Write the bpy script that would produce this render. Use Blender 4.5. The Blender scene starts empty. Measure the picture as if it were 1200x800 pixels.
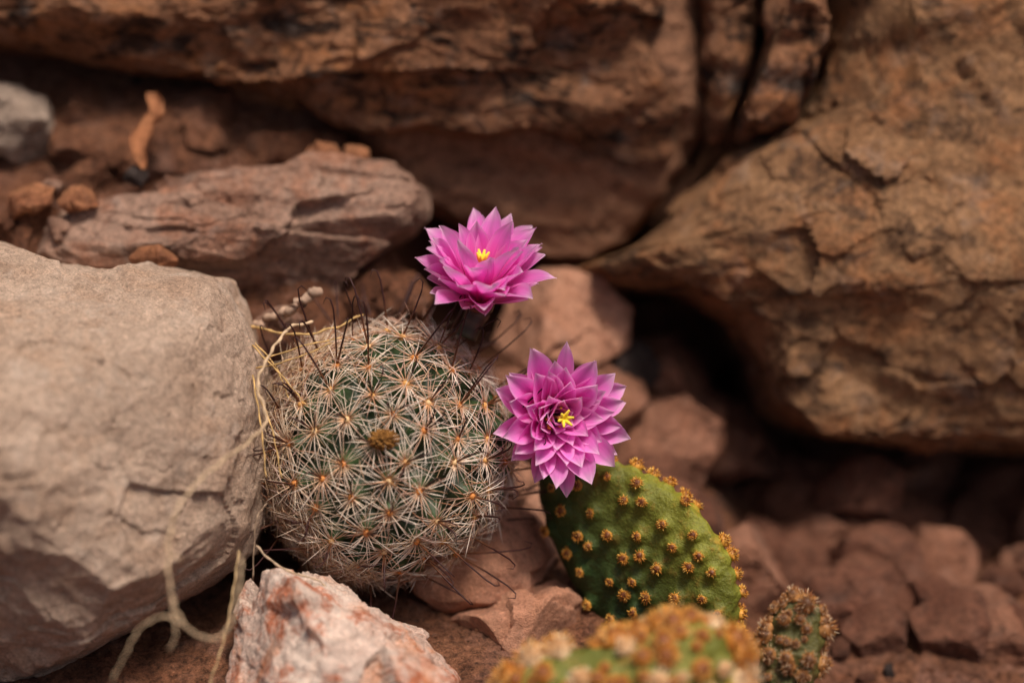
import bpy, bmesh, math, random
import numpy as np
from mathutils import Vector, Quaternion
from mathutils.bvhtree import BVHTree
from mathutils.kdtree import KDTree
random.seed(5); RNG=np.random.RandomState(11)
sc=bpy.context.scene; COL=sc.collection
A=math.radians(25); D=24.0
R3=np.array([1,0,0.]); U3=np.array([0,math.sin(A),math.cos(A)]); F3=np.array([0,math.cos(A),-math.sin(A)])
def vw(X,Y,d): return np.asarray(X)[...,None]*R3+np.asarray(Y)[...,None]*U3+np.asarray(d)[...,None]*F3
def V(px,py,d=0.0):
    k=(D+d)/D
    return vw((px-600)/100*k,(400-py)/100*k,d)
def VV(px,py,d=0.0): return Vector(V(px,py,d))
def dirv(x,u,c): # right, up, toward the camera side
    v=Vector(x*R3+u*U3-c*F3); return v.normalized()
# ---------------- noise
PERM=RNG.permutation(256); PERM=np.concatenate([PERM,PERM,PERM])
G=RNG.normal(size=(256,3)); G/=np.linalg.norm(G,axis=1)[:,None]
def pn(P):
    i=np.floor(P).astype(int); f=P-i; i&=255
    u=f*f*f*(f*(f*6-15)+10); out=0
    for a in (0,1):
        for b in (0,1):
            for c in (0,1):
                h=PERM[PERM[PERM[(i[:,0]+a)&255]+((i[:,1]+b)&255)]+((i[:,2]+c)&255)]
                g=G[h]; w=(u[:,0] if a else 1-u[:,0])*(u[:,1] if b else 1-u[:,1])*(u[:,2] if c else 1-u[:,2])
                out=out+w*((f[:,0]-a)*g[:,0]+(f[:,1]-b)*g[:,1]+(f[:,2]-c)*g[:,2])
    return out*1.6
def fbm(P,o=5,r=.5,ridge=False):
    s=0;a=1;n=0
    for k in range(o):
        v=pn(P*(2.03**k)+k*17.3)
        if ridge: v=1-2*np.abs(v)
        s=s+a*v;n+=a;a*=r
    return s/n
def facet(P,cell,seed,sq=(1,1,1),warp=.25):
    r=np.random.RandomState(seed); Q=P*np.array(sq)/cell
    Q=Q+warp*np.stack([pn(Q*1.3+5),pn(Q*1.3+25),pn(Q*1.3+45)],1)
    mn=Q.min(0)-.5; mx=Q.max(0)+.5; n=int(min(6000,max(8,np.prod(mx-mn)*1.0)))
    S=r.uniform(mn,mx,size=(n,3)); kd=KDTree(n)
    for i,s in enumerate(S): kd.insert(s,i)
    kd.balance(); ix=np.array([kd.find(q)[1] for q in Q.tolist()])
    off=r.uniform(-.5,.5,size=n); g=r.normal(size=(n,3))*.55
    return off[ix]+((Q-S[ix])*g[ix]).sum(1)
# ---------------- object helpers
WL={}
def reg(o,loc,parent=None):
    loc=Vector(loc); WL[o.name]=loc
    if parent is not None:
        o.parent=parent; o.location=loc-WL[parent.name]
    else: o.location=loc
def meta(o,label=None,cat=None,group=None,kind=None):
    if label:o["label"]=label
    if cat:o["category"]=cat
    if group:o["group"]=group
    if kind:o["kind"]=kind
    return o
def mkobj(name,verts,faces,mat,parent=None,origin=None,cols=None,uvs=None,smooth=True):
    verts=np.asarray(verts,dtype=float)
    if origin is None:
        mn=verts.min(0);mx=verts.max(0); origin=np.array([(mn[0]+mx[0])/2,(mn[1]+mx[1])/2,mn[2]])
    origin=np.array(origin,dtype=float)
    me=bpy.data.meshes.new(name)
    me.from_pydata((verts-origin).tolist(),[],[list(map(int,f)) for f in faces]); me.update()
    if smooth: me.polygons.foreach_set("use_smooth",[True]*len(me.polygons))
    if cols is not None:
        ca=me.color_attributes.new("Col",'FLOAT_COLOR','POINT')
        c=np.ones((len(verts),4)); c[:,:3]=np.asarray(cols); ca.data.foreach_set("color",c.ravel())
    if uvs is not None:
        ul=me.uv_layers.new(name="UVMap"); li=np.zeros(len(me.loops),dtype=int); me.loops.foreach_get("vertex_index",li)
        ul.data.foreach_set("uv",np.asarray(uvs)[li].ravel())
    me.materials.append(mat)
    o=bpy.data.objects.new(name,me); COL.objects.link(o); reg(o,origin,parent); return o
def empty(name,loc,parent=None):
    o=bpy.data.objects.new(name,None); o.empty_display_size=.2; COL.objects.link(o); reg(o,loc,parent); return o
# ---------------- materials
class NT:
    def __init__(s,name):
        s.m=bpy.data.materials.new(name); s.m.use_nodes=True; s.t=s.m.node_tree; s.b=s.t.nodes["Principled BSDF"]
        s.out=s.t.nodes["Material Output"]
    def n(s,t,**k):
        x=s.t.nodes.new(t)
        for a,v in k.items():
            if hasattr(x,a): setattr(x,a,v)
        return x
    def l(s,a,b): s.t.links.new(a,b)
    def setb(s,**k):
        for a,v in k.items(): s.b.inputs[a.replace('_',' ')].default_value=v
    def noise(s,vec,scale,detail=4,rough=.55,dist=0):
        x=s.n("ShaderNodeTexNoise"); x.inputs["Scale"].default_value=scale; x.inputs["Detail"].default_value=detail
        x.inputs["Roughness"].default_value=rough; x.inputs["Distortion"].default_value=dist; s.l(vec,x.inputs["Vector"]); return x.outputs["Fac"]
    def ramp(s,fac,stops):
        x=s.n("ShaderNodeValToRGB"); e=x.color_ramp.elements
        while len(e)<len(stops): e.new(.5)
        for el,(p,c) in zip(e,stops):
            el.position=p; el.color=(c,c,c,1) if isinstance(c,(int,float)) else (*c,1)
        s.l(fac,x.inputs[0]); return x.outputs[0]
    def mul(s,a,k):
        x=s.n("ShaderNodeMath",operation='MULTIPLY'); s.l(a,x.inputs[0]); x.inputs[1].default_value=k; return x.outputs[0]
    def mix(s,f,a,b,mode='MIX'):
        x=s.n("ShaderNodeMix",data_type='RGBA',blend_type=mode)
        for inp,v in ((x.inputs[0],f),(x.inputs[6],a),(x.inputs[7],b)):
            if isinstance(v,(int,float)): inp.default_value=v
            elif isinstance(v,tuple): inp.default_value=(*v,1)
            else: s.l(v,inp)
        return x.outputs[2]
    def bump(s,h,strength,dist,prev=None):
        x=s.n("ShaderNodeBump"); x.inputs["Strength"].default_value=strength; x.inputs["Distance"].default_value=dist
        s.l(h,x.inputs["Height"])
        if prev is not None: s.l(prev,x.inputs["Normal"])
        return x.outputs[0]
def rock_mat(name,cA,cB,dark,darkamt=.5,strat=2.5,rot=.15,speck=.25,white=.0,bump=1.0,fine=30,third=None,seed=0,dth=.52,grain=.6,big=1.0,wcol=(.62,.5,.43)):
    n=NT(name); tc=n.n("ShaderNodeTexCoord"); mp=n.n("ShaderNodeMapping"); n.l(tc.outputs["Object"],mp.inputs[0])
    mp.inputs["Location"].default_value=(seed*3.1,seed*1.7,seed)
    mp.inputs["Rotation"].default_value=(.2,rot,0); mp.inputs["Scale"].default_value=(1,1,strat)
    vs=mp.outputs[0]; vo=tc.outputs["Object"]
    c=n.ramp(n.noise(vs,.7,5,.65,.4),[(.32,cA),(.64,cB)])
    if third: c=n.mix(n.ramp(n.noise(vo,1.1,5,.65,.8),[(.5,0.),(.64,1.)]),c,third)
    c=n.mix(n.mul(n.ramp(n.noise(vs,1.5,8,.74,.6),[(dth,0.),(dth+.09,1.)]),darkamt),c,dark)
    mid=n.noise(vo,fine*.28,7,.78)
    c=n.mix(1.0,c,n.ramp(mid,[(.3,1-speck*1.9),(.5,1.0),(.7,1+speck*1.5)]),'MULTIPLY')
    fn=n.noise(vo,fine,3,.75)
    c=n.mix(grain,c,n.ramp(fn,[(.3,.25),(.45,.95),(.58,1.05),(.72,1.9)]),'MULTIPLY')
    if white>0:
        c=n.mix(n.mul(n.ramp(n.noise(vo,2.2,7,.7,.5),[(.54,0.),(.66,1.)]),white),c,wcol)
    n.l(c,n.b.inputs["Base Color"])
    b=n.bump(n.noise(vs,2.6,8,.66,.3),1.0*bump*big,.26)
    b=n.bump(mid,.9*bump,.09,b)
    b=n.bump(fn,.8*bump,.035,b)
    n.l(b,n.b.inputs["Normal"]); n.setb(Roughness=.88); n.b.inputs["Specular IOR Level"].default_value=.3
    return n.m
def col_mat(name,rough=.6,spec=.3,noise_amt=0):
    n=NT(name); a=n.n("ShaderNodeVertexColor",layer_name="Col"); c=a.outputs[0]
    if noise_amt:
        tc=n.n("ShaderNodeTexCoord")
        c=n.mix(noise_amt,c,n.ramp(n.noise(tc.outputs["Object"],6,6,.7),[(.3,.4),(.7,1.4)]),'MULTIPLY')
    n.l(c,n.b.inputs["Base Color"]); n.setb(Roughness=rough); n.b.inputs["Specular IOR Level"].default_value=spec
    return n.m
# ---------------- rocks
ICO={}
def ico(l):
    if l not in ICO:
        bm=bmesh.new(); bmesh.ops.create_icosphere(bm,subdivisions=l,radius=1)
        ICO[l]=(np.array([v.co[:] for v in bm.verts]),[[v.index for v in f.verts] for f in bm.faces]); bm.free()
    return ICO[l]
def rho(th,poly,c):
    P=np.array(poly,float)-np.array(c,float); P[:,1]*=-1; P/=100
    Q=np.roll(P,-1,0); best=np.zeros(len(th)); dx=np.cos(th);dy=np.sin(th)
    for p,q in zip(P,Q):
        e=q-p; den=dx*e[1]-dy*e[0]; den=np.where(np.abs(den)<1e-9,1e-9,den)
        t=(p[0]*e[1]-p[1]*e[0])/den; s=(p[0]*dy-p[1]*dx)/den
        ok=(t>0)&(s>=-1e-6)&(s<=1+1e-6); best=np.where(ok,np.maximum(best,t),best)
    return best
def shape(poly,c,d0,tf,tb,p=2.6,lvl=6,planes=(),amp=.1,freq=1.2,strata=0,sfreq=3,stilt=.1,seed=0,shift=(0,0),fac=(),clip=.93):
    dirs,faces=ico(lvl); x,y,z=dirs.T
    r=np.hypot(x,y); th=np.arctan2(y,x)
    tab=np.linspace(-math.pi,math.pi,721); rt=rho(tab[:-1],poly,c); rt=np.where(rt<=0,np.roll(rt,1),rt)
    ker=np.array([1,2,3,2,1.]);ker/=ker.sum(); rt=sum(k*np.roll(rt,j-2) for j,k in enumerate(ker)); rt=np.append(rt,rt[0])
    rr=np.interp(th,tab,rt)
    s=1/((r**p+np.abs(z)**p)**(1/p)+1e-9)
    k=(D+d0)/D
    rx=rr*r*s*np.cos(th); ry=rr*r*s*np.sin(th); dz=np.where(z>0,tf,tb)*z*s
    rx=rx+shift[0]*np.maximum(z*s,0); ry=ry+shift[1]*np.maximum(z*s,0)
    L=np.stack([rx*k,ry*k,dz],1)      # right, up, toward viewer side
    for (a,b,cc,h) in planes:
        nn=np.array([a,b,cc],float); nn/=np.linalg.norm(nn)
        o=L@nn-h; L=L-np.maximum(o,0)[:,None]*nn*clip
    nd=dirs*np.array([1,1,1.3]); nd/=np.linalg.norm(nd,axis=1)[:,None]
    Q=L*freq+seed*7.7
    h=amp*(fbm(Q,6,.52)+.5*fbm(Q*1.7+9,4,.5,True)-.2)
    for (cell,a_,sq) in fac: h=h+a_*facet(L,cell,seed+int(cell*100),sq)
    if strata:
        t=L[:,1]+stilt*L[:,0]+.25*fbm(L*.5+seed,3)
        band=pn(np.stack([L[:,0]*.25+seed,t*sfreq,L[:,2]*.25],1))
        h2=strata*(np.tanh(band*5)*.6+.4*fbm(np.stack([L[:,0]*.5,t*sfreq*2,L[:,2]*.5],1)+3,4,.6))
        L[:,2]+=h2*np.clip(z*2,0,1)
    L=L+nd*h[:,None]
    X0=(c[0]-600)/100*k; Y0=(400-c[1])/100*k
    return vw(L[:,0]+X0,L[:,1]+Y0,d0-L[:,2]),faces
def rock(name,mat,label,cat,poly,c,d0,tf,tb,group=None,**k):
    v,f=shape(poly,c,d0,tf,tb,**k)
    return meta(mkobj(name,v,f,mat),label,cat,group)

M_ledge=rock_mat("ledge_sandstone",(.25,.105,.05),(.43,.205,.105),(.028,.015,.011),.95,2.0,.12,.4,.2,1.1,30,(.46,.19,.075),1,.50,.9,.7)
M_under=rock_mat("under_sandstone",(.28,.13,.068),(.40,.20,.115),(.08,.038,.024),.6,1.8,.2,.3,0,.8,28,None,2,.52,.8,.7)
M_right=rock_mat("boulder_sandstone",(.27,.13,.058),(.43,.23,.112),(.06,.03,.018),.75,1.7,.25,.34,.15,1.0,36,(.44,.19,.078),3,.51,1.0,.32)
M_left=rock_mat("pale_sandstone",(.48,.33,.235),(.63,.46,.345),(.33,.205,.135),.4,1.3,.3,.2,.3,.8,40,(.54,.36,.25),4,.54,.75,.5,(.74,.62,.52))
M_slab=rock_mat("grey_slab_stone",(.33,.18,.12),(.47,.295,.215),(.15,.07,.045),.6,1.8,.1,.3,.2,.9,32,(.43,.20,.12),5,.52,.8,.7)
M_pink=rock_mat("quartz_stone",(.64,.42,.33),(.82,.65,.54),(.50,.14,.055),.9,1.0,.5,.2,.45,.75,22,(.66,.29,.15),6,.50,.45,.8,(.88,.78,.68))
M_red=rock_mat("red_stone",(.31,.125,.068),(.44,.21,.13),(.12,.048,.028),.5,1.2,.2,.28,.1,.9,26,(.40,.19,.12),7)
M_warm=rock_mat("warm_stone",(.40,.18,.10),(.54,.28,.18),(.2,.08,.045),.4,1.0,.2,.22,.1,.7,26,(.50,.24,.15),13,.54,.5,.5)  # red stone brightened in colour to offset the shade these stones lie in
M_red_shaded=rock_mat("shaded_red_stone",(.18,.066,.038),(.27,.115,.068),(.07,.03,.02),.6,1.2,.2,.3,.05,1.0,26,(.22,.094,.058),8)  # darker copy of the red stone, shade of rubble and overhang in its colour
M_orange=rock_mat("orange_stone",(.42,.15,.065),(.56,.25,.12),(.2,.06,.03),.5,1,.2,.35,.1,1.1,26,None,9)
M_grey=rock_mat("grey_stone",(.40,.29,.22),(.52,.40,.32),(.20,.13,.09),.4,1,.2,.25,.1,.9,26,None,10)
M_dirt=rock_mat("red_soil",(.29,.11,.054),(.39,.17,.09),(.14,.052,.028),.6,1,0,.5,.1,1.5,34,(.36,.17,.11),11,.5,.8)
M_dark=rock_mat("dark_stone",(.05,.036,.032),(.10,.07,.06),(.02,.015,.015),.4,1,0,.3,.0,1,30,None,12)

rock("rock_ledge",M_ledge,"rough dark stained sandstone ledge overhanging the soil bank","rock",
 [(-260,40),(-260,-420),(880,-420),(810,-150),(760,-20),(766,60),(782,120),(792,160),(786,186),(760,198),(715,190),(680,174),(625,154),(560,160),(500,154),(440,160),(400,150),(350,126),(300,112),(240,102),(180,95),(120,86),(60,68),(0,60)],
 (380,-60),3.0,1.9,6,p=4.5,lvl=8,amp=.12,freq=.8,strata=.28,sfreq=1.2,stilt=-.05,seed=1,planes=[(0,-.5,.87,2.0)],fac=[(1.5,.11,(.45,1.6,1)),(.4,.025,(.6,1.5,1)),(.14,.02,(1,1,1))])
rock("rock_shelf",M_under,"smooth brown rock layer under the sandstone ledge","rock",
 [(380,110),(430,175),(480,232),(540,268),(600,292),(650,306),(690,304),(730,282),(768,246),(802,205),(835,150),(800,-80),(380,-80)],
 (620,60),3.7,1.6,4,p=3.4,lvl=7,amp=.10,freq=.9,strata=.18,sfreq=1.2,stilt=.35,seed=2,planes=[(0,-.3,.95,1.5)],fac=[(.8,.06,(.5,1.5,1)),(.2,.02,(1,1,1))])
rock("rock_block",M_ledge,"narrow brown rock wedge jammed in the crack","rock",
 [(810,-150),(814,20),(820,100),(826,150),(836,161),(852,140),(872,106),(882,50),(880,-150)],(848,20),3.0,1.1,2,p=4,lvl=6,amp=.12,freq=1.8,strata=.1,seed=3,fac=[(.5,.12,(1,1,1))],group="broken rock wedges")
rock("rock_block",M_ledge,"short tapering rock wedge in the crack","rock",
 [(898,-150),(896,50),(878,105),(860,140),(864,158),(890,158),(924,142),(938,98),(950,60),(950,-150)],(910,30),2.4,1.2,2,p=4,lvl=6,amp=.12,freq=1.8,strata=.1,seed=4,fac=[(.5,.14,(1,1,1))],group="broken rock wedges")
rock("large_boulder",M_right,"huge layered brown sandstone boulder overhanging a dark hollow","rock",
 [(968,-420),(966,40),(950,100),(928,150),(880,172),(846,190),(818,220),(782,262),(740,296),(698,306),(672,316),(720,336),(790,340),(845,372),(882,420),(896,478),(960,512),(1060,522),(1200,528),(1420,545),(1700,300),(1700,-420)],
 (1060,240),3.2,2.2,6,p=3.8,lvl=8,amp=.12,freq=.7,strata=.2,sfreq=.55,stilt=.25,seed=5,planes=[(-.1,-.4,.9,2.5)],fac=[(2.4,.05,(.45,1.8,1)),(.3,.012,(1,1,1)),(.12,.018,(1,1,1))])
rock("pale_boulder",M_left,"large pale tan boulder with flat angled faces","rock",
 [(-320,240),(-100,270),(0,288),(60,304),(110,314),(160,310),(215,320),(262,333),(284,370),(300,425),(311,480),(306,550),(302,610),(285,645),(235,685),(175,725),(120,760),(40,790),(-150,800),(-350,720)],
 (60,520),-.6,2.9,2.5,p=2.7,lvl=8,amp=.16,freq=.6,seed=6,shift=(-.7,-.1),clip=.8,
 planes=[(.08,.80,.6,1.8),(-.2,-.6,.8,2.1),(.55,.05,.83,2.1)],fac=[(1.8,.05,(1,1,1)),(.12,.012,(1,1,1))])
rock("rock_slab",M_slab,"flat broken grey brown slab lying on the red soil","rock",
 [(50,304),(62,268),(100,242),(160,228),(196,208),(260,204),(326,204),(352,186),(400,190),(446,196),(486,224),(496,248),(486,272),(452,292),(414,320),(392,350),(366,366),(330,372),(290,358),(255,336),(210,322),(150,330),(90,320)],
 (270,266),1.4,.85,1.4,p=4.5,lvl=7,amp=.08,freq=1.2,strata=.10,sfreq=2.0,stilt=-.03,seed=7,planes=[(0,.6,.8,.60),(.1,-.5,.8,.72)],fac=[(.9,.12,(.6,1.6,1)),(.3,.04,(.7,1.6,1)),(.12,.015,(1,1,1))])
rock("quartz_rock",M_pink,"white and rust stained angular stone below the cactus","rock",
 [(262,800),(272,730),(286,690),(308,670),(345,672),(395,700),(440,722),(490,755),(530,790),(570,860),(540,960),(260,960)],
 (390,830),-1.4,1.1,1.2,p=2.8,lvl=7,amp=.12,freq=1.1,seed=8,planes=[(.4,.6,.6,1.2),(-.7,.3,.6,1.0)],fac=[(.7,.13,(1,1,1)),(.25,.03,(1,1,1))])
def pol(cx,cy,rx,ry,n=9,seed=0):
    r=random.Random(seed); o=[]
    for i in range(n):
        a=2*math.pi*i/n+r.uniform(-.25,.25); k=r.uniform(.78,1.15); o.append((cx+rx*k*math.cos(a),cy-ry*k*math.sin(a)))
    return o
def srock(name,mat,label,cx,cy,rx,ry,d,seed,t=None,lvl=5,group=None,amp=None,poly=None,p=2.8,cat=None):
    r=random.Random(seed+100); m=min(rx,ry)/100; t=t or m*.9
    pl=[(r.uniform(-1,1),r.uniform(-.6,1),r.uniform(.3,1),m*r.uniform(.62,.8)) for _ in range(4)]
    return rock(name,mat,label,cat or "stone",poly or pol(cx,cy,rx,ry,9,seed),(cx,cy),d,t,t*1.2,group=group,lvl=lvl,amp=amp or m*.12,freq=1.6/max(m,.12)*.5,seed=seed,planes=pl,p=p,fac=[(m*1.2,m*.18,(1,1,1))])
srock("stone",M_warm,"flat orange brown stone behind the pink flowers",665,375,75,55,2.3,21,.6,6,poly=[(576,400),(588,350),(634,316),(700,324),(746,360),(740,404),(700,434),(620,440)],p=4)
srock("stone",M_warm,"broad smooth reddish stone beside the ball cactus",565,640,85,75,.6,22,.6,6,poly=[(482,650),(505,600),(560,560),(620,540),(660,600),(666,650),(636,680),(580,706),(520,716),(494,700)],p=4.5)
srock("stone",M_warm,"low flat red stone half under another stone",600,760,110,55,.0,23,.6,6,poly=[(498,744),(540,720),(600,700),(650,684),(700,720),(715,800),(680,860),(500,860)],p=4.5)
srock("stone",M_red_shaded,"shade-toned red stone in the gap beside the quartz stone",470,745,50,50,.6,33,.4,5)
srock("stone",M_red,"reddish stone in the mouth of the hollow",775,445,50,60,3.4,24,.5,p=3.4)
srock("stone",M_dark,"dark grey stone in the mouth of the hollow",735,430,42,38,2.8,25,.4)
srock("stone",M_red,"tall reddish stone leaning behind the flowers",700,470,60,60,2.4,34,.5,p=3.4)
srock("stone",M_red,"red stone under the boulder overhang",765,535,95,75,2.6,26,.6,6,p=3.6)
srock("stone",M_red,"blocky red stone behind the prickly pear",600,500,60,60,1.8,35,.5,p=3.4)
srock("stone",M_red,"long angular red stone under the boulder",960,615,150,62,3.6,27,.9,6,poly=[(812,600),(834,552),(900,534),(1000,550),(1095,572),(1116,615),(1106,684),(1040,692),(960,670),(860,660)],p=3.8)
srock("stone",M_red_shaded,"rounded shade-toned red stone on the soil",890,690,90,62,2.8,28,.6,p=3.2)
srock("stone",M_red_shaded,"wide red stone on the rubble",1160,660,85,70,3.8,29,.6,p=3.4)
srock("stone",M_red_shaded,"flat red stone on the soil",1075,745,115,60,2.6,30,.6,p=3.2)
srock("stone",M_dark,"blackish pebble on the soil",1060,785,26,20,1.6,31,.2)
srock("stone",M_red_shaded,"weathered brown stone beside the prickly pear",1010,572,55,40,3.0,32,.4)
srock("stone",M_red,"broken red stone at the foot of the boulder",935,755,80,55,2.2,36,.6,p=3.2)
srock("stone",M_red_shaded,"wide red stone deep in the hollow",830,515,95,55,3.6,37,.6,p=3.4)
srock("stone",M_red_shaded,"shade-toned angular stone deep in the hollow",1080,560,90,50,4.6,38,.6,p=3.4)
srock("stone",M_red_shaded,"angular red stone by the hollow",1195,590,80,55,4.5,39,.6,p=3.4)
srock("stone",M_red,"brown stone lying on the rubble",1190,785,80,70,2.2,51,.6,p=3.2)
srock("stone",M_red_shaded,"squarish red stone in the rubble",1020,835,110,60,1.6,52,.5,p=3.2)
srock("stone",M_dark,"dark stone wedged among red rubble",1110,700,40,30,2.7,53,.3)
srock("grey_stone",M_grey,"angular grey stone on the soil bank",22,145,38,46,2.0,41,.4,6,poly=[(-30,100),(20,98),(48,112),(58,150),(56,182),(20,186),(-30,175)],p=5)
srock("crumbly_rock",M_dirt,"crumbly red rock layer on the soil bank",235,150,130,48,2.5,61,.8,7,poly=[(60,120),(110,98),(200,96),(300,112),(370,150),(380,195),(300,205),(200,215),(110,218),(60,190)],p=3.4,cat="rock")
srock("crumbly_rock",M_dirt,"layered brown rock on the soil bank",105,205,90,28,1.9,62,.5,6,poly=[(50,195),(100,176),(190,174),(240,192),(225,225),(150,240),(70,236)],p=3.4,cat="rock")
srock("crumbly_rock",M_dirt,"crumbling red rock beside the slab",30,275,70,35,1.1,63,.4,6,p=3.2,cat="rock")
srock("crumbly_rock",M_dirt,"brown layered rock under the ledge",330,185,80,30,2.2,64,.4,6,p=3.4,cat="rock")
srock("crumbly_rock",M_dirt,"soil crusted rock beneath the slab",440,345,75,40,1.4,65,.5,6,p=3.2,cat="rock")
srock("crumbly_rock",M_dirt,"rough red rock at the back of the bank",90,130,50,36,2.5,66,.4,6,p=3.2,cat="rock")
srock("orange_stone",M_orange,"flat orange stone on the soil bank",28,238,36,20,.8,42,.2,5,poly=[(-14,240),(10,225),(40,214),(62,220),(60,240),(35,252),(0,258)])
srock("orange_stone",M_orange,"small round orange stone on the slab",92,233,23,17,.7,43,.17)
srock("orange_stone",M_orange,"small flat orange stone below the slab",184,302,28,13,.3,44,.12,5,poly=[(152,302),(165,290),(195,287),(212,300),(213,316),(180,314),(158,312)])
srock("orange_stone",M_orange,"rust orange stone at the foot of the ledge",377,178,24,15,1.5,45,.2)
srock("orange_stone",M_orange,"dark orange stone at the foot of the ledge",416,188,20,19,1.5,46,.2)
srock("dark_pebble",M_dark,"small blackish pebble on the soil bank",160,206,14,12,1.2,47,.12)
srock("pebble",M_slab,"tan pebble beside the orange stones",62,218,14,10,1.0,48,.1)
srock("stone",M_slab,"small brown stone by the slab",70,270,26,16,.7,49,.15)
srock("stone",M_slab,"brown stone wedged beneath the slab edge",330,372,30,14,.5,50,.18)

# ---------------- ground
def sst(a,b,x): t=np.clip((x-a)/(b-a),0,1); return t*t*(3-2*t)
def gz(x,y):
    base=-2.95+.9*sst(.5,3.5,y)*sst(4.5,0,x)+.35*sst(3,6,y)-1.1*sst(1.9,3.6,x)
    bank=-2.95+3.0*sst(-.2,1.3,y)+1.85*np.clip((y-1.2)/3.0,0,1.6)
    m=sst(-.6,-2.4,x+.25*np.sin(y*2))
    z=base*(1-m)+np.maximum(base,bank)*m
    return z+12*sst(6.5,13,y)
xs=np.concatenate([np.linspace(-160,-9,24)[:-1],np.arange(-9,9,.05),np.linspace(9,160,24)])
ys=np.concatenate([np.linspace(-160,-6,24)[:-1],np.arange(-6,9,.05),np.linspace(9,160,24)])
GX,GY=np.meshgrid(xs,ys); gx=GX.ravel();gy=GY.ravel()
def gfull(x,y):
    P=np.stack([x,y,np.zeros_like(x)],1); return gz(x,y)+.22*fbm(P*.9,5,.6)+.09*fbm(P*3.5,4,.6,True)
gzv=gfull(gx,gy)
nx=len(xs);ny=len(ys)
I=(np.arange(ny-1)[:,None]*nx+np.arange(nx-1)[None,:]).ravel()
gf=np.stack([I,I+1,I+nx+1,I+nx],1)
g=mkobj("ground",np.stack([gx,gy,gzv],1),gf,M_dirt,origin=(0,0,0)); meta(g,kind="structure")
base=[]
mats=[M_red,M_dirt,M_red_shaded,M_red,M_red_shaded,M_red_shaded,M_dark]
for i in range(7):
    v,f=ico(5); q=v*np.array([1,.8,.62]); 
    for _ in range(9):
        nn=RNG.normal(size=3);nn/=np.linalg.norm(nn); o=q@nn-RNG.uniform(.38,.6); q=q-np.maximum(o,0)[:,None]*nn
    q=q*(1+.16*fbm(v*2+i*5,4,.6))[:,None]
    me=bpy.data.meshes.new("pebble"); me.from_pydata(q.tolist(),[],f); me.materials.append(mats[i]); base.append(me)
cnt=0
def pebble(x,y,s,name="pebble",lab="small reddish pebble lying on the soil",grp="loose pebbles on the soil"):
    global cnt
    o=bpy.data.objects.new(name,base[cnt%7 if s<.3 else 2+cnt%4]); COL.objects.link(o); cnt+=1
    o.location=(x,y,float(gfull(np.array([x]),np.array([y]))[0])+s*.25); o.scale=(s,s,s); o.rotation_euler=(random.uniform(-.5,.5),random.uniform(-.5,.5),random.uniform(0,6.3))
    meta(o,lab,"pebble" if s<.3 else "stone",grp)
for i in range(90): pebble(random.uniform(-6,-1.6),random.uniform(1.9,4.4),random.choice([.04,.05,.07,.1,.13]))
for i in range(110): pebble(random.uniform(-.8,7),random.uniform(-1.2,5),random.choice([.05,.07,.1,.14,.2]))
for i in range(100): pebble(random.uniform(1.0,7.4),random.uniform(-.4,5.4),random.uniform(.35,.9),"rubble_stone","rough shade-toned red stone in the rubble","fallen stones below the boulder")
gv=[];v0,f0=ico(1)
for i in range(8000):
    if random.random()<.5: x,y=random.uniform(-6.5,-1),random.uniform(1,4.6)
    else: x,y=random.uniform(-2,7),random.uniform(-2,6)
    gv.append((x,y,random.uniform(.012,.045)))
gv=np.array(gv); zz=gfull(gv[:,0],gv[:,1])
VVs=[];FF=[]
for k in range(len(gv)):
    VVs.append(v0*RNG.uniform(.6,1.2,size=(1,3))*gv[k,2]+np.array([gv[k,0],gv[k,1],zz[k]])); FF+=[[a+k*len(v0) for a in f] for f in f0]
gr=mkobj("gravel",np.concatenate(VVs),FF,M_dirt,smooth=False); meta(gr,"fine red gravel scattered over the soil","gravel",kind="stuff")

# ---------------- tubes
class Tubes:
    def __init__(s): s.v=[];s.f=[];s.c=[]
    def add(s,pts,rad,cols,sides=3):
        n0=len(s.v); pts=[Vector(p) for p in pts]; n=len(pts)
        up=Vector((.3,.2,.93))
        for i,p in enumerate(pts):
            t=(pts[min(i+1,n-1)]-pts[max(i-1,0)]).normalized()
            a=t.cross(up); 
            if a.length<1e-3:a=t.cross(Vector((1,0,0)))
            a.normalize(); b=t.cross(a)
            for k in range(sides):
                an=2*math.pi*k/sides; s.v.append(p+(a*math.cos(an)+b*math.sin(an))*rad[i]); s.c.append(cols[i])
        for i in range(n-1):
            for k in range(sides):
                k2=(k+1)%sides; s.f.append((n0+i*sides+k,n0+i*sides+k2,n0+(i+1)*sides+k2,n0+(i+1)*sides+k))
        s.f.append(tuple(n0+k for k in range(sides))[::-1]); s.f.append(tuple(n0+(n-1)*sides+k for k in range(sides)))
    def obj(s,name,mat,parent=None,origin=None): return mkobj(name,[tuple(v) for v in s.v],s.f,mat,parent,origin,cols=s.c)
def catmull(pts,m=8):
    P=[Vector(p) for p in pts]; P=[P[0]*2-P[1]]+P+[P[-1]*2-P[-2]]; o=[]
    for i in range(1,len(P)-2):
        for k in range(m):
            t=k/m; a,b,c,d=P[i-1],P[i],P[i+1],P[i+2]
            o.append(.5*((2*b)+(c-a)*t+(2*a-5*b+4*c-d)*t*t+(3*b-a-3*c+d)*t**3))
    o.append(P[-2]); return o
M_col=col_mat("spine_surface",.5,.3); M_straw=col_mat("dry_stem_surface",.8,.2,noise_amt=.5)

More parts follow.
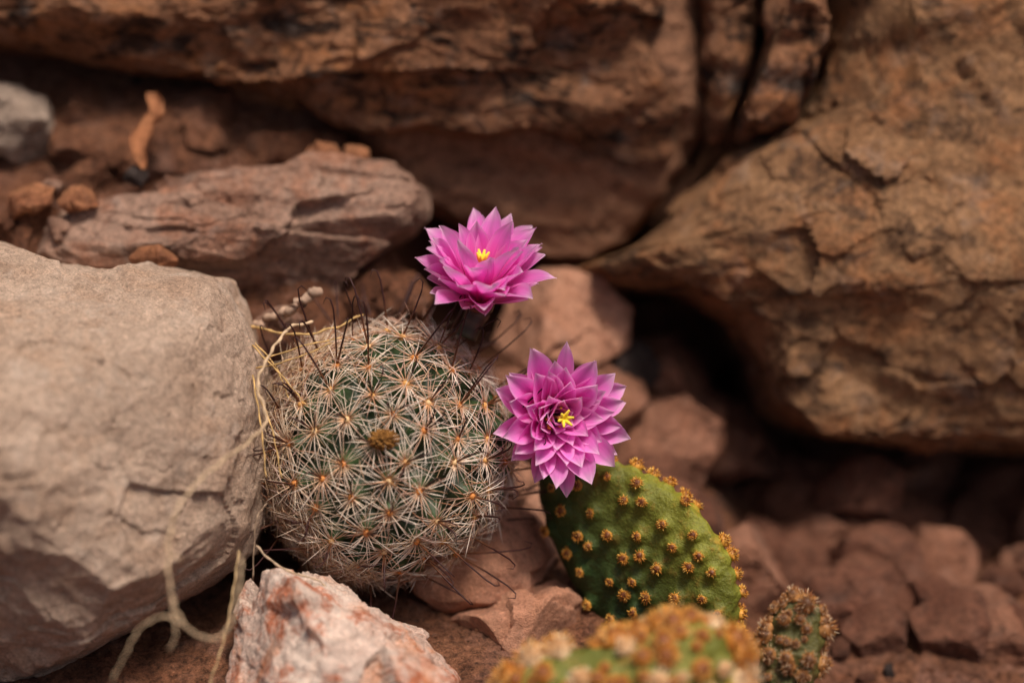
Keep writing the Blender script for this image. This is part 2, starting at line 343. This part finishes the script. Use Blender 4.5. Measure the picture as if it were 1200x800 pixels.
# ---------------- ball cactus
CC=V(452,531,0.0)
base_c=V(452,690,.2)
cactus=empty("ball_cactus",base_c); meta(cactus,"round spiny green pincushion cactus with two pink flowers","cactus")
ax=dirv(.08,.86,.5); axn=np.array(ax)
e1=ax.orthogonal().normalized(); e2=ax.cross(e1)
E=np.array([e1,e2,ax])
RX,RZ=1.27,1.33
N=160; ga=math.pi*(3-math.sqrt(5)); ar=[]
for i in range(N):
    z=1-1.93*(i+.5)/N; r=math.sqrt(max(0,1-z*z)); a=i*ga+random.uniform(-.08,.08)
    q=np.array([r*math.cos(a),r*math.sin(a),z+random.uniform(-.03,.03)]); ar.append(q/np.linalg.norm(q))
ar=np.array(ar)
dirs,faces=ico(7)
cosd=dirs@ar.T; ang=np.arccos(np.clip(cosd.max(1),-1,1))
hb=.24*np.exp(-(ang/.10)**2)+.02*fbm(dirs*3,3)
def ell(d):
    d=np.asarray(d,float); one=d.ndim==1; d2=np.atleast_2d(d)
    r=d2*np.array([RX,RX,RZ])*(1+.07*pn(d2*1.6+3.3))[:,None]
    return r[0] if one else r
body=(ell(dirs)*.95+dirs*hb[:,None])@E+CC
cb=np.ones((len(dirs),3))*np.array([.02,.035,.015]); w=np.exp(-(ang/.09)**2)[:,None]; cb=cb*(1-w)+np.array([.075,.135,.04])*w
M_body=col_mat("ball_cactus_skin",.5,.4,noise_amt=.5)
mkobj("body",body,faces,M_body,cactus,cols=cb)
T=Tubes();H=Tubes(); wv,wf=ico(2); AV=[];AF=[];AC=[]
Fv=Vector(F3);Rv=Vector(R3);Uv=Vector(U3)
for i,a in enumerate(ar):
    nw=Vector((a*np.array([1/RX,1/RX,1/RZ]))@E).normalized(); tip=Vector((ell(a)*.95+a*.235)@E+CC)
    if nw.dot(Fv)>.55: continue
    nw=(nw+Vector((random.uniform(-.28,.28),random.uniform(-.28,.28),random.uniform(-.28,.28)))).normalized()
    t1=nw.orthogonal().normalized(); t2=nw.cross(t1)
    left=max(0,-nw.dot(Rv)-.1)
    up_=max(0,nw.dot(Uv))
    k0=len(AV)*len(wv)
    AV.append(wv*random.uniform(.034,.046)+np.array(tip)); AF+=[[b+k0 for b in f] for f in wf]
    AC+=[random.choice([(.62,.24,.06),(.72,.38,.12),(.55,.2,.05),(.75,.5,.25)])]*len(wv)
    ns=random.randint(25,33); ph=random.random(); tone=random.random(); al=random.uniform(.9,1.1)
    for k in range(ns):
        an=2*math.pi*(k+random.uniform(-.5,.5)+ph)/ns
        el=random.uniform(.08,.6)if k%4==0 else random.uniform(.03,.36); L=random.uniform(.28,.49)*al
        d=(t1*math.cos(an)+t2*math.sin(an)); dd=d*math.cos(el)+nw*math.sin(el)
        sag=nw*(-.05)+Vector((random.uniform(-1,1),random.uniform(-1,1),random.uniform(-1,1)))*.05
        r0=random.uniform(.0045,.0075)
        pts=[tip+dd*L*t+sag*t*t for t in (0,.35,.7,1)]
        br=random.uniform(.78,1.12); w=Vector((.94,.82,.69))*br; tn=Vector((.66,.34,.15))*br
        if random.random()<.16+.45*tone*(.35+up_): w=w.lerp(Vector((.54,.24,.14)),.7)
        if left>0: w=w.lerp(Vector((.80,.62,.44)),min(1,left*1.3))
        T.add(pts,[r0*1.2,r0,r0*.7,r0*.15],[tuple(tn.lerp(Vector((.75,.36,.10)),.5)),tuple(w.lerp(tn,.2)),tuple(w),tuple(w*.7+Vector((.1,.04,.02)))])
    edge=1-abs(nw.dot(Fv))
    for k in range(random.choice([1,1,2])):
        d=(nw+Uv*.3+Rv*.2+Vector((random.uniform(-.5,.5),random.uniform(-.5,.5),random.uniform(-.5,.5)))).normalized(); L=random.uniform(.48,.8)*(1+.15*edge)
        if nw.dot(Fv)<-.7: L*=.6
        sd=d.cross(Vector((random.uniform(-1,1),random.uniform(-1,1),random.uniform(-1,1)))).normalized()
        pts=[tip,tip+d*L*.5+sd*.015,tip+d*L*.85+sd*.04,tip+d*L+sd*.075,tip+d*(L+.02)+sd*.125,tip+d*(L-.06)+sd*.16]
        c0=(.3,.12,.05);c1=(.04,.012,.011)
        H.add(pts,[.0115,.0115,.010,.009,.007,.003],[c0,c1,c1,c1,c1,c1],4)
for i in range(2600):
    if i<2250:
        a=random.uniform(-1.4,1.0); nd=(-Rv*math.cos(a)*random.uniform(.5,1)+Uv*math.sin(a)-Fv*random.uniform(-.1,.6)).normalized()
    else: nd=(Rv*random.uniform(-.7,.9)+Uv*random.uniform(-.95,1)-Fv*random.uniform(.1,1.0)).normalized()
    n_l=np.array([nd.dot(e1),nd.dot(e2),nd.dot(ax)]); p=Vector((ell(n_l)*.95+n_l*.2)@E+CC)
    t=nd.cross(Vector((random.uniform(-1,1),random.uniform(-1,1),random.uniform(-1,1)))).normalized()
    L=random.uniform(.2,.6); c=random.choice([(.68,.50,.32),(.58,.38,.24),(.80,.66,.50),(.46,.22,.12),(.66,.44,.26),(.72,.5,.42)])
    T.add([p-t*L*.5+nd*.03,p+nd*random.uniform(.03,.13),p+t*L*.5+nd*random.uniform(0,.2)],[.004,.0058,.002],[c]*3)
ob=T.obj("radial_spines",M_col,cactus); ob["kind"]="stuff"
ob=H.obj("hooked_spines",M_col,cactus); ob["kind"]="stuff"
ob=mkobj("areoles",np.concatenate(AV),AF,M_col,cactus,cols=AC); ob["kind"]="stuff"
v,f=ico(5); q=v*np.array([.15,.12,.10])*(1+.7*fbm(v*3.5,5,.6))[:,None]
M_fruit=rock_mat("dried_fruit_skin",(.34,.13,.03),(.6,.3,.07),(.1,.035,.015),.7,1,0,.4,0,1,30)
fr=mkobj("dried_fruit",q+V(450,515,-1.52),f,M_fruit,cactus); fr["label"]="shrivelled orange brown dried flower remnant"

# ---------------- flowers
def petal_mat():
    n=NT("pink_petal"); uv=n.n("ShaderNodeUVMap",uv_map="UVMap"); sp=n.n("ShaderNodeSeparateXYZ"); n.l(uv.outputs[0],sp.inputs[0])
    oi=n.n("ShaderNodeObjectInfo")
    c=n.ramp(sp.outputs[1],[(0,(.98,.50,.58)),(.2,(1.,.24,.62)),(.5,(1.,.19,.72)),(.82,(1.,.33,.82)),(1,(1.,.72,.92))])
    mrib=n.ramp(sp.outputs[0],[(0,1.1),(.28,1.0),(.5,.72),(.72,1.0),(1,1.1)])
    c=n.mix(.9,c,mrib,'MULTIPLY')
    edge=n.ramp(sp.outputs[0],[(0,.5),(.15,0.),(.85,0.),(1,.5)])
    c=n.mix(edge,c,(1.,.66,.90))
    mp=n.n("ShaderNodeMapping"); mp.inputs["Scale"].default_value=(14,1.2,1); n.l(uv.outputs[0],mp.inputs[0])
    c=n.mix(.4,c,n.ramp(n.noise(mp.outputs[0],1.2,5,.6),[(.3,.8),(.7,1.08)]),'MULTIPLY')
    hv=n.n("ShaderNodeHueSaturation"); mr=n.n("ShaderNodeMapRange"); n.l(oi.outputs["Random"],mr.inputs[0]); mr.inputs[3].default_value=.94; mr.inputs[4].default_value=1.0
    n.l(mr.outputs[0],hv.inputs["Value"]); n.l(c,hv.inputs["Color"])
    n.l(hv.outputs[0],n.b.inputs["Base Color"]); n.setb(Roughness=.6); n.b.inputs["Specular IOR Level"].default_value=.15
    n.l(n.bump(n.noise(mp.outputs[0],1.5,3,.5),.3,.02),n.b.inputs["Normal"])
    tr=n.n("ShaderNodeBsdfTranslucent"); n.l(hv.outputs[0],tr.inputs[0]); mx=n.n("ShaderNodeMixShader"); mx.inputs[0].default_value=.45
    n.l(n.b.outputs[0],mx.inputs[1]); n.l(tr.outputs[0],mx.inputs[2]); n.l(mx.outputs[0],n.out.inputs[0]); return n.m
M_pet=petal_mat()
def petal(parent,base,n,rad,L,W,a0,a1,twist,r0):
    side=n.cross(rad); NS=18; NC=8; vs=[];uv=[];p=base+rad*r0
    ts=[0,.12,.3,.48,.64,.76,.86,.92,.96,1]; wv_=[.42,.52,.78,.97,1.02,.95,.70,.42,.18,0.01]
    side2=(side*math.cos(twist)+(n*.6+rad*.4).normalized()*math.sin(twist)).normalized()
    bend=random.uniform(-.12,.12); tipc=random.uniform(-.5,1.1); wob=random.uniform(0,6.28)
    for i in range(NS+1):
        t=i/NS; a=a0+(a1-a0)*t**.8-tipc*max(0,t-.55)
        if i: p=p+(rad*math.sin(a)+n*math.cos(a)+side*bend*t*2)*(L/NS)
        up=(n*math.sin(a)-rad*math.cos(a))
        w=float(np.interp(t,ts,wv_))*W
        for j in range(NC+1):
            u=j/NC*2-1
            vs.append(p+side2*w*u+up*(w*(.62*u*u)+ .018*math.sin(6*t+u*2+wob)*abs(u)*t)); uv.append((j/NC,t))
    fs=[(i*(NC+1)+j,i*(NC+1)+j+1,(i+1)*(NC+1)+j+1,(i+1)*(NC+1)+j) for i in range(NS) for j in range(NC)]
    return mkobj("petal",[tuple(v) for v in vs],fs,M_pet,parent,origin=tuple(base),uvs=uv)
def flower(base,n,stem,whorls,L,W,label,seed,stc=((.07,.11,.03),(.45,.16,.2)),sl=1):
    random.seed(seed); n=n.normalized(); base=Vector(base)
    t=Tubes(); pts=catmull([stem,Vector(stem).lerp(base,.55)-n*.05,base-n*.12,base+n*.06],6); m=len(pts)
    rad=[.12+.09*(i/m)**2 for i in range(m)]; cs=[tuple(Vector(stc[0]).lerp(Vector(stc[1]),(i/m)**1.2)*(1+.3*math.sin(i*1.7))) for i in range(m)]
    t.add(pts,rad,cs,14); fo=t.obj("flower",M_body,cactus,origin=tuple(base)); fo["label"]=label
    e=n.orthogonal().normalized(); g=n.cross(e)
    for (cnt_,l,a0,a1,r0,w) in whorls:
        ph=random.random()*6
        for k in range(cnt_):
            an=ph+2*math.pi*(k+random.uniform(-.3,.3))/cnt_; rd=e*math.cos(an)+g*math.sin(an)
            petal(fo,base,n,rd,L*l*random.uniform(.86,1.08),W*w*random.uniform(.85,1.15),math.radians(a0+random.uniform(-5,5)),math.radians(a1+random.uniform(-13,13)),random.uniform(-.35,.35),r0)
    s=Tubes()
    for k in range(44):
        an=random.uniform(0,6.28); rd=e*math.cos(an)+g*math.sin(an); l=random.uniform(.26,.44)*sl; sp=random.uniform(.05,.17)
        b=base+rd*.06; p1=b+n*l*.6+rd*sp*.5; p2=b+n*l+rd*sp*.7
        s.add([b,p1,p2],[.007,.006,.006],[(.85,.5,.55),(.85,.5,.5),(.85,.65,.25)],4)
        s.add([p2-n*.015,p2,p2+n*.03],[.008,.02,.008],[(.85,.6,.08)]*3,5)
    s.obj("stamens",M_col,fo,origin=tuple(base))
    s=Tubes(); top=base+n*.54*sl
    s.add([base,base+n*.3*sl,top],[.02,.02,.024],[(.7,.6,.3),(.8,.68,.2),(.85,.65,.06)],6)
    for k in range(6):
        an=k/6*6.28+.4; rd=e*math.cos(an)+g*math.sin(an)
        s.add([top-n*.02,top+n*.07+rd*.03,top+n*.16+rd*random.uniform(.05,.11)],[.024,.027,.012],[(.9,.68,.06)]*3,6)
    s.obj("stigma",M_col,fo,origin=tuple(base))
flower(V(562,352,-.45),dirv(.06,.76,.65),V(546,396,-.40),
  [(9,.60,36,78,.13,.85),(15,.94,32,62,.12,1.),(15,1.04,20,50,.11,1.),(12,1.0,10,34,.10,.95)],1.0,.142,"open magenta pink flower on a short stalk",3,((.05,.045,.02),(.22,.07,.05)))
flower(V(645,487,-.45),dirv(.24,-.02,.94),V(580,500,-.1),
  [(13,.95,42,72,.12,1.),(15,1.0,32,62,.11,1.05),(15,.92,20,50,.09,1.0),(12,.80,8,40,.07,.9),(9,.66,-4,26,.06,.8),(4,.5,-12,16,.07,.7)],.88,.142,"full pink flower with many layered pointed petals",8,sl=.95)
random.seed(77)

# ---------------- prickly pear
def pad_mat(name,c1,c2,c3):
    n=NT(name); a=n.n("ShaderNodeVertexColor",layer_name="Col"); tc=n.n("ShaderNodeTexCoord"); vo=tc.outputs["Object"]
    c=n.ramp(n.noise(vo,.9,5,.6,.3),[(.3,c1),(.7,c2)])
    c=n.mix(n.ramp(n.noise(vo,5,6,.7),[(.54,0.),(.72,.8)]),c,c3)
    c=n.mix(.7,c,n.ramp(n.noise(vo,26,5,.7),[(.3,.6),(.7,1.3)]),'MULTIPLY')
    c=n.mix(1.,c,a.outputs[0],'MULTIPLY')
    n.l(c,n.b.inputs["Base Color"]); n.setb(Roughness=.5); n.b.inputs["Specular IOR Level"].default_value=.3
    b=n.bump(n.noise(vo,5,5,.6),.6,.1)
    n.l(n.bump(n.noise(vo,22,5,.65),.5,.035,b),n.b.inputs["Normal"]); return n.m
def tuft_mesh(name,R,nb,cols,seed,lng=1.0,knob=.8,thin=1.0):
    r=random.Random(seed); v,f=ico(3); t=Tubes()
    q=v*R*np.array([.95,.95,knob])*(1+.3*fbm(v*3+seed,3))[:,None]
    t.v=[Vector(x) for x in q]; t.f=[tuple(x) for x in f]
    t.c=[tuple(Vector(cols[1]).lerp(Vector(cols[0]),min(1,max(0,z[2])**1.2*1.1+.25*r.random()))) for z in v]
    for k in range(nb):
        z=r.uniform(-.05,1); a=r.uniform(0,6.28); s=math.sqrt(1-z*z); d=Vector((s*math.cos(a),s*math.sin(a),z))
        L=R*r.uniform(.35,.8)*lng; b=Vector((d.x*R*.85,d.y*R*.85,d.z*R*knob*.85)); c=r.choice(cols[1:])
        t.add([b,b+d*L*.5,b+d*L],[R*.09*thin,R*.08*thin,R*.03*thin],[c]*3,3)
    me=bpy.data.meshes.new(name); me.from_pydata([tuple(x) for x in t.v],[],t.f); ca=me.color_attributes.new("Col",'FLOAT_COLOR','POINT')
    me.polygons.foreach_set("use_smooth",[True]*len(me.polygons))
    ca.data.foreach_set("color",np.concatenate([np.array(t.c),np.ones((len(t.c),1))],1).ravel()); me.materials.append(M_col); return me
gold=[(.12,.035,.012),(.72,.34,.05),(.6,.24,.035),(.82,.5,.12),(.5,.18,.03)]
crust=[(.22,.07,.02),(.66,.27,.04),(.76,.38,.07),(.52,.17,.03),(.82,.52,.2)]
crust2=[(.5,.27,.12),(.82,.6,.36),(.74,.46,.2),(.64,.3,.1),(.85,.7,.5)]
pale=[(.10,.04,.015),(.5,.24,.08),(.42,.16,.04),(.26,.09,.03),(.7,.5,.32)]
def pad(label,mat,poly,c,d0,tf,tilt,step,tm,rimstep,rimidx,scl,jit=.15,seed=1,amp=.02,tuy=0,bumpR=.1,bumpH=.06,ystep=.8,sp=1.7,sv=.2,p=2.3,g_shade=(.30,.42,.46),g_lit=(3.7,2.2,1.1)):
    r=random.Random(seed)
    v,f=shape(poly,c,d0,tf,tf,p=p,lvl=7,amp=amp,freq=1.1,seed=seed)
    cx=V(c[0],c[1],d0); rel=v-cx; v=v+np.outer(rel@R3*tilt+rel@U3*tuy,F3)   # lean of the pad
    root=empty("prickly_pear_cactus",v[np.argmin(v[:,2])]); meta(root,label,"cactus")
    bv=BVHTree.FromPolygons([Vector(x) for x in v],f)
    pts=[]
    xs_=[p_[0] for p_ in poly]; ys_=[p_[1] for p_ in poly]; row=0; y=min(ys_)
    while y<min(max(ys_),830):
        x=min(xs_)+(row%2)*step*.5
        while x<max(xs_):
            o=VV(x+r.uniform(-jit,jit)*step,y+r.uniform(-jit,jit)*step,d0-6); cam=Vector(-D*F3); hit=bv.ray_cast(o,(o-cam).normalized())
            if hit[0] is not None: pts.append((hit[0],hit[1],scl))
            x+=step
        y+=step*ystep; row+=1
    i0,i1=rimidx; seg=poly[i0:i1+1]; acc=0; rim=[]
    for a,b in zip(seg[:-1],seg[1:]):
        L=math.hypot(b[0]-a[0],b[1]-a[1]); 
        while acc<L:
            t=acc/L; px=a[0]+(b[0]-a[0])*t; py=a[1]+(b[1]-a[1])*t
            for q in (-.03,.14):
                w=VV(px,py,d0)+Vector(F3)*q; rl=np.array(w)-cx; w=w+Vector(F3)*float(rl@R3*tilt+rl@U3*tuy)
                hit=bv.find_nearest(w)
                if r.random()<.85: rim.append((hit[0],hit[1],scl*1.4))
            acc+=rimstep*r.uniform(.8,1.2)
        acc-=L
    keep=[]
    for q,nn,s in rim+pts:
        if all((q-k[0]).length>scl*bumpR*sp for k in keep): keep.append((q,nn,s))
    keep=keep[:100]
    K=np.array([tuple(k[0]) for k in keep]); KN=np.array([tuple(k[1]) for k in keep])
    dd=np.stack([((v-K[i])**2).sum(1) for i in range(len(K))],0); mi=dd.argmin(0); md=np.sqrt(dd.min(0))
    bump_=bumpH*np.exp(-(md/(bumpR*1.15))**2)
    v=v+KN[mi]*bump_[:,None]
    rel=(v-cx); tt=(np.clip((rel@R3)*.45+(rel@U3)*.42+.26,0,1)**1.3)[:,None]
    cc=np.array(g_shade)*(1-tt)+np.array(g_lit)*tt  # paints a lit, yellower upper right and a shaded lower left into the skin
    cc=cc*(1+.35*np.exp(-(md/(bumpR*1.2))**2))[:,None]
    mkobj("pad",v,f,mat,root,cols=cc)
    for q,nn,s in keep:
        o=bpy.data.objects.new("bristle_tuft",r.choice(tm)); COL.objects.link(o)
        o.rotation_mode='QUATERNION'; qv=(nn+Uv*.15).to_track_quat('Z','Y'); o.rotation_quaternion=qv@Quaternion((0,0,1),r.uniform(0,6.28))
        s*=r.uniform(1-sv,1+sv); o.scale=(s,s,s); reg(o,q+nn*bumpH*.8,root)
    return root
tm1=[tuft_mesh("bristle_tuft",.052,44,gold,k) for k in range(4)]
tm2=[tuft_mesh("bristle_tuft",.088,110,crust,k,1.1,1.,.6) for k in range(5)]+[tuft_mesh("bristle_tuft",.10,110,crust2,9,1.1,1.,.6) for k in range(1)]
tm3=[tuft_mesh("bristle_tuft",.062,80,pale,k,1.0,1.,.6) for k in range(4)]
M_pad=pad_mat("green_pad_skin",(.045,.08,.018),(.09,.14,.028),(.15,.13,.03))
M_pad2=pad_mat("brown_pad_skin",(.09,.11,.02),(.17,.17,.03),(.30,.17,.04))
M_pad3=pad_mat("withered_pad_skin",(.045,.045,.014),(.09,.085,.025),(.16,.08,.03))
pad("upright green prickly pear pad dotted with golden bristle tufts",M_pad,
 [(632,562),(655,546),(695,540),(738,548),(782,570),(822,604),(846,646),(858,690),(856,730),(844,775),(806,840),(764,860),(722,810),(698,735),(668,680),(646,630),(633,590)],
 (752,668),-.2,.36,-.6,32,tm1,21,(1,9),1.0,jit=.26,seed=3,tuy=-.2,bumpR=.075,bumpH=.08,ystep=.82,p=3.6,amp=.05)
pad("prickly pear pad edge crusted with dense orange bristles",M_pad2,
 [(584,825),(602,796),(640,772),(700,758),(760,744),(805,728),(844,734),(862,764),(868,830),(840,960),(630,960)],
 (725,865),-3.0,.42,0,25,tm2,15,(0,8),.85,.4,seed=4,amp=.14,bumpR=.09,bumpH=.06,sp=1.3,sv=.45,g_shade=(1,1,1),g_lit=(1.3,1.2,1))
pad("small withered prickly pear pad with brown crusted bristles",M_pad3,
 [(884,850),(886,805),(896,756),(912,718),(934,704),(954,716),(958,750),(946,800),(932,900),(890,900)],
 (915,805),-1.4,.22,-.2,17,tm3,12,(2,7),.85,.4,seed=5,amp=.14,bumpR=.06,sp=1.25,sv=.5,g_shade=(1,1,1),g_lit=(1.4,1.3,1))

# ---------------- dry stems, leaf, straw
def stem(name,label,pts,r0,r1,c,cat="dry stem",branches=()):
    t=Tubes(); 
    def one(pp,a,b):
        P=catmull([V(*p) for p in pp],10); m=len(P)
        P=[p+Vector((math.sin(i*1.3),math.cos(i*.9),math.sin(i*.7+1)))*a*.5 for i,p in enumerate(P)]
        t.add(P,[a+(b-a)*i/m+a*.22*math.sin(i*1.7) for i in range(m)],[tuple(x*(.75+.35*math.sin(i*.9)**2) for x in c) for i in range(m)],7)
    one(pts,r0,r1)
    for bp in branches: one(bp,r0*.6,r1*.6)
    o=t.obj(name,M_straw); meta(o,label,cat)
stem("dry_vine","curling tan dry vine draped over the boulder",
 [(366,378,-.7),(340,384,-1.0),(318,412,-1.3),(302,450,-1.6),(312,492,-1.9),(288,520,-2.5),(250,548,-3.0),(215,585,-3.3),(198,630,-3.5),(200,690,-3.6),(215,730,-3.6),(245,748,-3.6),(268,735,-3.5),(280,690,-3.4),(284,650,-3.2)],.019,.011,(.60,.43,.27),
 branches=[[(215,730,-3.6),(190,722,-3.6),(165,735,-3.6),(150,760,-3.6),(130,800,-3.6)],[(198,655,-3.5),(205,650,-3.5),(212,656,-3.5)],[(200,700,-3.6),(206,740,-3.6),(198,762,-3.6)]])
stem("dry_straw","thin straw stalk leaning on the quartz stone",[(280,645,-2.0),(272,700,-2.1),(262,750,-2.2),(246,800,-2.3),(236,830,-2.3)],.011,.009,(.55,.38,.2))
stem("dry_straw","pale straw stalk lying beside the cactus",[(284,378,.0),(310,386,-.3),(350,392,-.5),(392,384,-.5),(425,368,-.3)],.018,.011,(.62,.40,.16),branches=[[(300,432,-.8),(345,420,-.9),(388,402,-.9)],[(296,405,-.7),(330,440,-1.),(362,478,-1.1)],[(300,455,-.9),(318,500,-1.2),(330,560,-1.3)],[(290,392,-.4),(322,428,-.8),(340,470,-1.0)],[(310,420,-.8),(360,404,-.8),(400,396,-.7)],[(296,440,-.9),(306,500,-1.3),(312,560,-1.4)]])
stem("dry_twig","knobbly grey brown twig under the slab",[(296,384,.1),(318,372,.0),(335,366,-.1),(352,354,-.2),(374,340,-.2)],.045,.06,(.46,.31,.22))
stem("dry_straw","bent straw stalk under the quartz stone edge",[(300,640,-1.4),(330,665,-1.5),(372,680,-1.5),(400,700,-1.4),(440,722,-1.3)],.013,.009,(.5,.36,.24),branches=[[(296,680,-1.3),(300,612,-1.5),(312,590,-1.5)]])
vs=[];NC=8
ctrl=catmull([V(178,108,1.5),V(182,128,1.3),V(170,146,1.2),V(162,170,1.1),V(168,198,1.1)],5); m=len(ctrl)
for i,p in enumerate(ctrl):
    w=.16*math.sin(math.pi*(.1+.87*i/(m-1)))**.7*(1+.12*math.sin(i*1.1))
    for j in range(NC+1):
        a=(j/NC-.5)*3.2; tw=.9*math.sin(i*.2); vs.append(Vector(p)+Vector(R3)*math.sin(a+tw)*w*.9+Vector(F3)*math.cos(a+tw)*w*.8)
fs=[(i*(NC+1)+j,i*(NC+1)+j+1,(i+1)*(NC+1)+j+1,(i+1)*(NC+1)+j) for i in range(m-1) for j in range(NC)]
M_leaf=rock_mat("dry_leaf_surface",(.26,.095,.04),(.40,.17,.075),(.12,.04,.02),.6,1,0,.3,0,.4,20)
meta(mkobj("dry_leaf",[tuple(v) for v in vs],fs,M_leaf),"curled rust brown dry leaf standing on the soil","leaf")

# ---------------- light, world, camera
sun_dir=Vector((.22,-.22,.95)).normalized()
el=math.asin(sun_dir.z); rot=math.atan2(sun_dir.x,sun_dir.y)
w=bpy.data.worlds.new("World"); sc.world=w; w.use_nodes=True; nt=w.node_tree; bg=nt.nodes["Background"]
sk=nt.nodes.new("ShaderNodeTexSky"); sk.sky_type='NISHITA'; sk.sun_disc=False; sk.sun_elevation=el; sk.sun_rotation=rot; sk.dust_density=6; sk.air_density=.6
nt.links.new(sk.outputs[0],bg.inputs[0]); bg.inputs[1].default_value=.088
ld=bpy.data.lights.new("sun",'SUN'); ld.energy=3.5; ld.angle=math.radians(13); ld.color=(1,.89,.78)
lo=bpy.data.objects.new("sun",ld); COL.objects.link(lo); lo.rotation_mode='QUATERNION'; lo.rotation_quaternion=(-sun_dir).to_track_quat('-Z','Y'); lo.location=sun_dir*40
cd=bpy.data.cameras.new("camera"); cam=bpy.data.objects.new("camera",cd); COL.objects.link(cam)
cam.location=Vector(-D*F3); cam.rotation_mode='QUATERNION'; cam.rotation_quaternion=Vector(F3).to_track_quat('-Z','Y')
cd.sensor_width=360; cd.lens=720; cd.clip_end=1000; cd.clip_start=.1
cd.dof.use_dof=True; cd.dof.focus_distance=D-.9; cd.dof.aperture_fstop=.72/.85
sc.camera=cam
sc.view_settings.view_transform='Standard'; sc.view_settings.look='None'; sc.view_settings.exposure=0
